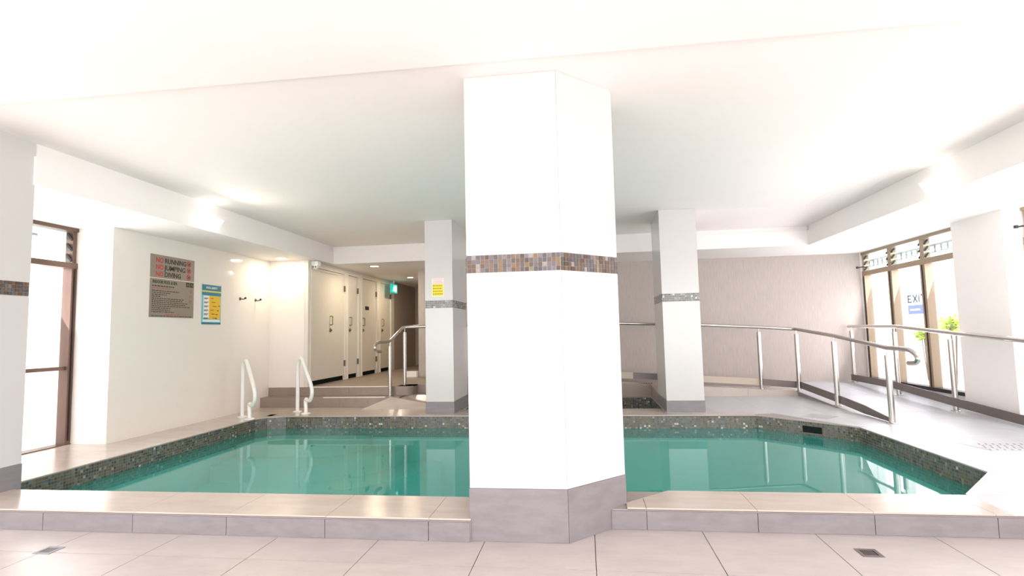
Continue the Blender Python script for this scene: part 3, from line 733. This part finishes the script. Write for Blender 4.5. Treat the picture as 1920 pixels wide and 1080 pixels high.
downlight(-3.46, 8.77, .07, 8, 'recessed round ceiling light in front of the cubicle doors')
downlight(-3.47, 10.72, .06, 7, 'farthest recessed round ceiling light in the dark hallway')
def wall_spot(x, y, z, s, label, e):
    t = thing('wall_spotlight', label, 'wall light', (x, y, z))
    obj('plate', B(0 if s > 0 else -.018, .018 if s > 0 else 0, -.10, .10, .03, .085, bev=.004), 'spot_body', t)
    bm = bmesh.new(); v = [bm.verts.new(p) for p in ((s*.005, -.085, -.045), (s*.005, .075, -.045), (s*.005, .105, .045), (s*.005, -.105, .045), (s*.10, -.06, -.065), (s*.10, .06, -.065), (s*.14, .08, .02), (s*.14, -.08, .02))]
    for q in ((0, 1, 2, 3), (4, 7, 6, 5), (0, 4, 5, 1), (1, 5, 6, 2), (2, 6, 7, 3), (3, 7, 4, 0)): bm.faces.new([v[i] for i in q])
    obj('lamp_head', bm, 'spot_glow', t)
    l = bpy.data.lights.new('bulb', 'AREA'); l.shape = 'DISK'; l.size = .12; l.energy = e; l.color = (1, .93, .82)
    o = bpy.data.objects.new('bulb', l); C.objects.link(o); o.parent = t; o.location = (s*.16, 0, -.02); o.rotation_euler = (0, -s*PI*.35, 0)
wall_spot(-3.97, 5.33, 2.265, 1, 'white angled spotlight on the left bulkhead face', 2.5)
wall_spot(3.23, 5.33, 2.27, -1, 'white angled spotlight on the right bulkhead face', 2.5)

# ------------------------------------------------------------------ handrails
def post(rail, x, y, zb, zt, r=.029):
    """zb floor, zt underside of rail"""
    p = obj('post', tube(bmesh.new(), [(x, y, zb+.006), (x, y, zt-.05)], r, 18), 'steel', rail, True)
    obj('base_flange', lathe(bmesh.new(), [(.052, 0), (.052, .006), (.034, .012)], x, y, zb+.0005, 22), 'steel', p, True)
    obj('bracket', tube(bmesh.new(), [(x, y, zt-.05), (x, y, zt+.008)], .008, 8), 'steel', p, True)
def bar(rail, pts, th=.012, h=.095, m_='bar_taupe'):
    for (xa, ya, za), (xb, yb, zb) in zip(pts, pts[1:]):
        a = Vector((xa, ya)); b = Vector((xb, yb)); d = (b-a).normalized(); nn = Vector((d.y, -d.x))*th/2
        bm = bmesh.new(); v = []
        for p, z in ((a, za), (b, zb)):
            for s in (-1, 1):
                for q in (0, h): v.append(bm.verts.new((p.x+s*nn.x, p.y+s*nn.y, z+q)))
        for q in ((0, 1, 3, 2), (4, 6, 7, 5), (0, 4, 5, 1), (2, 3, 7, 6), (0, 2, 6, 4), (1, 5, 7, 3)): bm.faces.new([v[i] for i in q])
        obj('kerb_bar', bm, m_, rail)
r1 = thing('handrail', 'steel ramp handrail nearer the pool, with curled end and low kerb bar', 'handrail')
pts = [(-2.0, 8.58, 1.165), (.56, 8.58, 1.112), (1.71, 8.58, 1.062), (2.56, 8.58, 1.008), (3.03, 8.575, .969), (3.07, 8.53, .965), (3.07, 7.33, .882), (3.07, 6.12, .768), (3.07, 5.86, .766)]
curl = spline([(3.07, 5.86, .766), (3.07, 5.72, .757), (3.07, 5.63, .722), (3.07, 5.60, .68), (3.07, 5.64, .642), (3.07, 5.75, .634)], 5)
obj('top_rail', tube(bmesh.new(), pts+curl[1:], .0235, 16), 'steel', r1, True)
post(r1, 3.07, 6.12, 0, .745); post(r1, 3.07, 7.33, .0142, .86); post(r1, 3.07, 8.545, .063, .945)
post(r1, 2.56, 8.585, zr(2.56, 8.6), .985); post(r1, 1.2, 8.585, zr(1.2, 8.6), 1.06); post(r1, -.2, 8.585, zr(-.2, 8.6), 1.10); post(r1, -1.5, 8.585, Z2, 1.14)
bar(r1, [(-1.5, 8.60, .36), (.71, 8.60, .268)], m_='bar_taupe_lit'); bar(r1, [(.71, 8.60, .268), (1.35, 8.60, .23)]); bar(r1, [(1.35, 8.60, .23), (1.75, 8.60, .205), (2.53, 8.60, .155)], m_='bar_taupe_lit'); bar(r1, [(2.53, 8.60, .155), (3.055, 8.60, .108)])  # one taupe bar; its lit stretches get their brightness from the beige colour
bar(r1, [(3.095, 8.56, .108), (3.095, 7.33, .05), (3.095, 6.72, .012)])
bm = bmesh.new()
pv = [(3.095, 6.72, .012, .107), (3.095, 6.12, .004, .05)]
for (x_, y_, za, zb_) in pv:
    pass
v = [bm.verts.new(p) for p in ((3.089, 6.72, .012), (3.101, 6.72, .012), (3.101, 6.72, .107), (3.089, 6.72, .107), (3.089, 6.14, .004), (3.101, 6.14, .004), (3.101, 6.14, .040), (3.089, 6.14, .040))]
for q in ((0, 1, 2, 3), (4, 7, 6, 5), (0, 4, 5, 1), (1, 5, 6, 2), (2, 6, 7, 3), (3, 7, 4, 0)): bm.faces.new([v[i] for i in q])
obj('kerb_bar', bm, 'bar_taupe', r1)
r2 = thing('handrail', 'steel ramp handrail along the right window wall with low kerb bar', 'handrail')
obj('top_rail', tube(bmesh.new(), [(4.20, 9.46, .987), (4.2, 9.40, .987), (4.2, 8.12, .975), (4.2, 7.0, .893), (4.2, 5.92, .822), (4.2, 4.2, .80)], .0235, 16), 'steel', r2, True)
post(r2, 4.2, 9.38, zr(4.2, 9.38), .965); post(r2, 4.2, 8.155, zr(4.2, 8.155), .95); post(r2, 4.2, 7.0, 0, .87); post(r2, 4.2, 5.4, 0, .79)
bar(r2, [(4.17, 9.40, .138), (4.17, 8.155, .130), (4.17, 7.02, .060), (4.17, 6.02, .010), (4.17, 4.4, .010)])
r3 = thing('handrail', 'small steel handrail with curled end beside the steps to the cubicles', 'handrail')
pts = [(-1.6, 8.02, 1.135), (-2.3, 8.02, 1.13), (-2.66, 8.01, 1.125), (-2.71, 7.99, 1.118), (-2.80, 7.72, .935), (-2.815, 7.67, .918), (-2.83, 7.60, .915), (-2.87, 7.45, .915)]
curl = spline([(-2.83, 7.60, .915), (-2.87, 7.42, .91), (-2.885, 7.35, .875), (-2.885, 7.335, .83), (-2.875, 7.37, .79), (-2.85, 7.45, .785)], 4)
obj('top_rail', tube(bmesh.new(), pts[:-1]+curl[1:], .0225, 14), 'steel', r3, True)
post(r3, -2.80, 7.69, Z1, .90, .026); post(r3, -2.68, 7.99, Z2, 1.10, .026)
post(r3, -1.75, 8.02, Z1, 1.11, .026) if False else None

# ------------------------------------------------------------------ white grab rails
def grab(x, y, label):
    t = thing('grab_rail', label, 'grab rail', (x, y, 0), math.atan2(-.63, .777), 'white pool entry grab rails')
    P_ = [(0, 0, .008), (0, 0, .25), (0, 0, .52), (.012, 0, .65), (.06, 0, .715), (.12, 0, .72), (.18, 0, .665), (.29, 0, .54), (.40, 0, .42), (.455, 0, .33), (.452, 0, .25), (.40, 0, .185), (.335, 0, .178), (.285, 0, .19), (.26, 0, .16), (.27, 0, .09), (.275, 0, .008)]
    obj('tube', tube(bmesh.new(), spline(P_, 6), .024, 18), 'rail_white', t, True)
    for xx in (0, .275): obj('flange', lathe(bmesh.new(), [(.062, 0), (.060, .010), (.030, .018)], xx, 0, .0005, 24), 'rail_white', t, True)
    return t
grab(-4.41, 6.665, 'curved white grab rail at pool edge by the left wall')
grab(-3.905, 7.125, 'curved white grab rail in front of the steps')

# pale slotted grate on right deck
t = thing('deck_grate', 'pale slotted drain grate set in the deck at far right', 'drain', (0, 0, 0))
obj('tray', prism(bmesh.new(), [(3.08, 5.15), (3.14, 4.85), (4.1, 4.85), (4.1, 5.15)], .0, .0022), 'pale_grate', t)
bm = bmesh.new(); i = 0
for r_ in range(4):
    for k in range(18):
        x0_ = 3.14+k*.053+.012*r_ if r_ < 2 else 3.16+k*.053+.012*r_
        y_ = 4.87+r_*.07
        if x0_ > 4.06: continue
        prism(bm, [(x0_, y_), (x0_+.014, y_), (x0_+.03, y_+.048), (x0_+.016, y_+.048)], .0022, .0026)
x = obj('slots', bm, 'bar_taupe', t); x['kind'] = 'stuff'

# ------------------------------------------------------------------ outside
struct('ground_outside_right', box(bmesh.new(), 4.9, 12, -6, 22, -.4, -.1), 'outside_paving')
struct('ground_outside_left', box(bmesh.new(), -14, -5.6, -6, 16, -.4, -.05), 'outside_paving')
struct('ground_outside_rear', box(bmesh.new(), -14, 12, -14, -2.6, -.4, -.125), 'outside_paving')
sg = struct('wall_outside_right', box(bmesh.new(), 7.0, 7.25, 2, 22, -.1, 2.42), 'outside_white')
es = thing('garden_sign', 'sign beyond the right window reading EXIT over a blue and red banner', 'sign', (6.99, 0, 0))
obj('board', B(-.01, .0, 11.95, 13.0, .85, 1.75), 'outside_white', es)
def glyph(strokes, y0):
    bm = bmesh.new()
    for (a, b, c, d) in strokes:            # a stroke from (a, b) to (c, d): along the word, up
        p = Vector((a, b)); q = Vector((c, d)); n_ = (q-p).normalized(); n_ = Vector((-n_.y, n_.x))*.019
        ring = [p+n_, q+n_, q-n_, p-n_]
        f = [bm.verts.new((-.014, y0-r.x, 1.455+r.y)) for r in ring]; g = [bm.verts.new((-.010, y0-r.x, 1.455+r.y)) for r in ring]
        bm.faces.new(f); bm.faces.new(g[::-1])
        for i in range(4): bm.faces.new((f[i], g[i], g[(i+1) % 4], f[(i+1) % 4]))
    obj('lettering', bm, 'text_teal', es)
glyph([(.012, 0, .012, .16), (0, .012, .13, .012), (0, .08, .11, .08), (0, .148, .13, .148)], 12.92)
glyph([(0, 0, .15, .16), (0, .16, .15, 0)], 12.73)
glyph([(.012, 0, .012, .16)], 12.53)
glyph([(.075, 0, .075, .16), (0, .148, .15, .148)], 12.46)
obj('banner', B(-.016, -.010, 12.25, 12.93, 1.21, 1.40), 'banner_blue', es)
bm = bmesh.new(); v = [bm.verts.new(p) for p in ((-.016, 12.25, 1.21), (-.016, 12.06, 1.21), (-.016, 11.98, 1.40), (-.016, 12.25, 1.40), (-.010, 12.25, 1.21), (-.010, 12.06, 1.21), (-.010, 11.98, 1.40), (-.010, 12.25, 1.40))]
for q in ((0, 1, 2, 3), (4, 7, 6, 5), (0, 4, 5, 1), (1, 5, 6, 2), (2, 6, 7, 3), (3, 7, 4, 0)): bm.faces.new([v[i] for i in q])
obj('banner_end', bm, 'banner_red', es)
bm = bmesh.new()
box(bm, -.018, -.016, 12.5, 12.85, 1.285, 1.32); obj('banner_lettering', bm, 'paper', es)
bm = bmesh.new()
for z_ in (1.05, .98): 
    y = 12.35
    while y < 12.8: box(bm, -.013, -.010, y, y+.05, z_, z_+.025); y += .075
obj('small_print', bm, 'outside_band', es)['kind'] = 'stuff'
hr = struct('trim_1', box(bmesh.new(), 6.90, 7.0, 13.05, 17, 1.02, 1.2), 'outside_band')
def fence(name, x, y0, y1, z0, h, label):
    t = thing(name, label, 'fence', (x, 0, z0))
    obj('top_bar', B(-.02, .02, y0, y1, h-.04, h), 'bar_taupe', t); obj('bottom_bar', B(-.02, .02, y0, y1, .0, .04), 'bar_taupe', t)
    nb = int((y1-y0)/.2); src = None
    for k in range(nb):
        y = y0+.1+k*.2
        if src is None: src = obj('picket', B(-.012, .012, -.012, .012, .04, h-.04), 'bar_taupe', t, loc=(0, y, 0))
        else: inst(src, t, (0, y, 0))
fence('picket_fence', 7.12, 7, 19, 2.42, .20, 'metal picket fence on top of the white wall beyond right windows')
struct('wall_outside_left', box(bmesh.new(), -8.6, -8.1, -2, 12, -.05, 2.25), 'outside_white')
fence('picket_fence', -8.2, 3, 11, 2.25, .42, 'metal picket fence above the wall outside the left window')
# shrubs outside right
def shrub(x, y, z, r, label, hz=1.0):
    t = thing('shrub', label, 'shrub', (x, y, z))
    bm = bmesh.new()
    for k in range(5): tube(bm, [(0, 0, 0), (random.uniform(-.5, .5)*r, random.uniform(-.5, .5)*r, hz)], .008, 5)
    obj('stems', bm, 'trunk', t)
    bm = bmesh.new()
    for k in range(140):
        p = Vector((random.gauss(0, .42)*r, random.gauss(0, .42)*r, hz+random.gauss(0, .35)*r)); d = Vector((random.uniform(-1, 1), random.uniform(-1, 1), random.uniform(-.4, .9))).normalized(); s = d.orthogonal().normalized()*.025
        q = [p, p+d*.06+s, p+d*.14, p+d*.06-s]; bm.faces.new([bm.verts.new(c) for c in q])
    x_ = obj('foliage', bm, 'leaf', t); x_['kind'] = 'stuff'
shrub(6.5, 10.75, -.1, .17, 'slender bright green shrub outside the right window nearer the pier', 1.07)
shrub(6.6, 11.75, -.1, .14, 'low yellow green shrub outside the right window under the sign', .90)

# groups of alike things
for o in C.objects:
    g = {'column': 'white tiled columns', 'ceiling light': 'recessed ceiling lights', 'handrail': 'steel handrails', 'wall light': 'wall spotlights', 'window winder': 'louvre winders', 'shrub': 'shrubs outside the right window', 'fence': 'picket fences outside'}.get(o.get('category'))
    if g and not o.parent: o['group'] = g
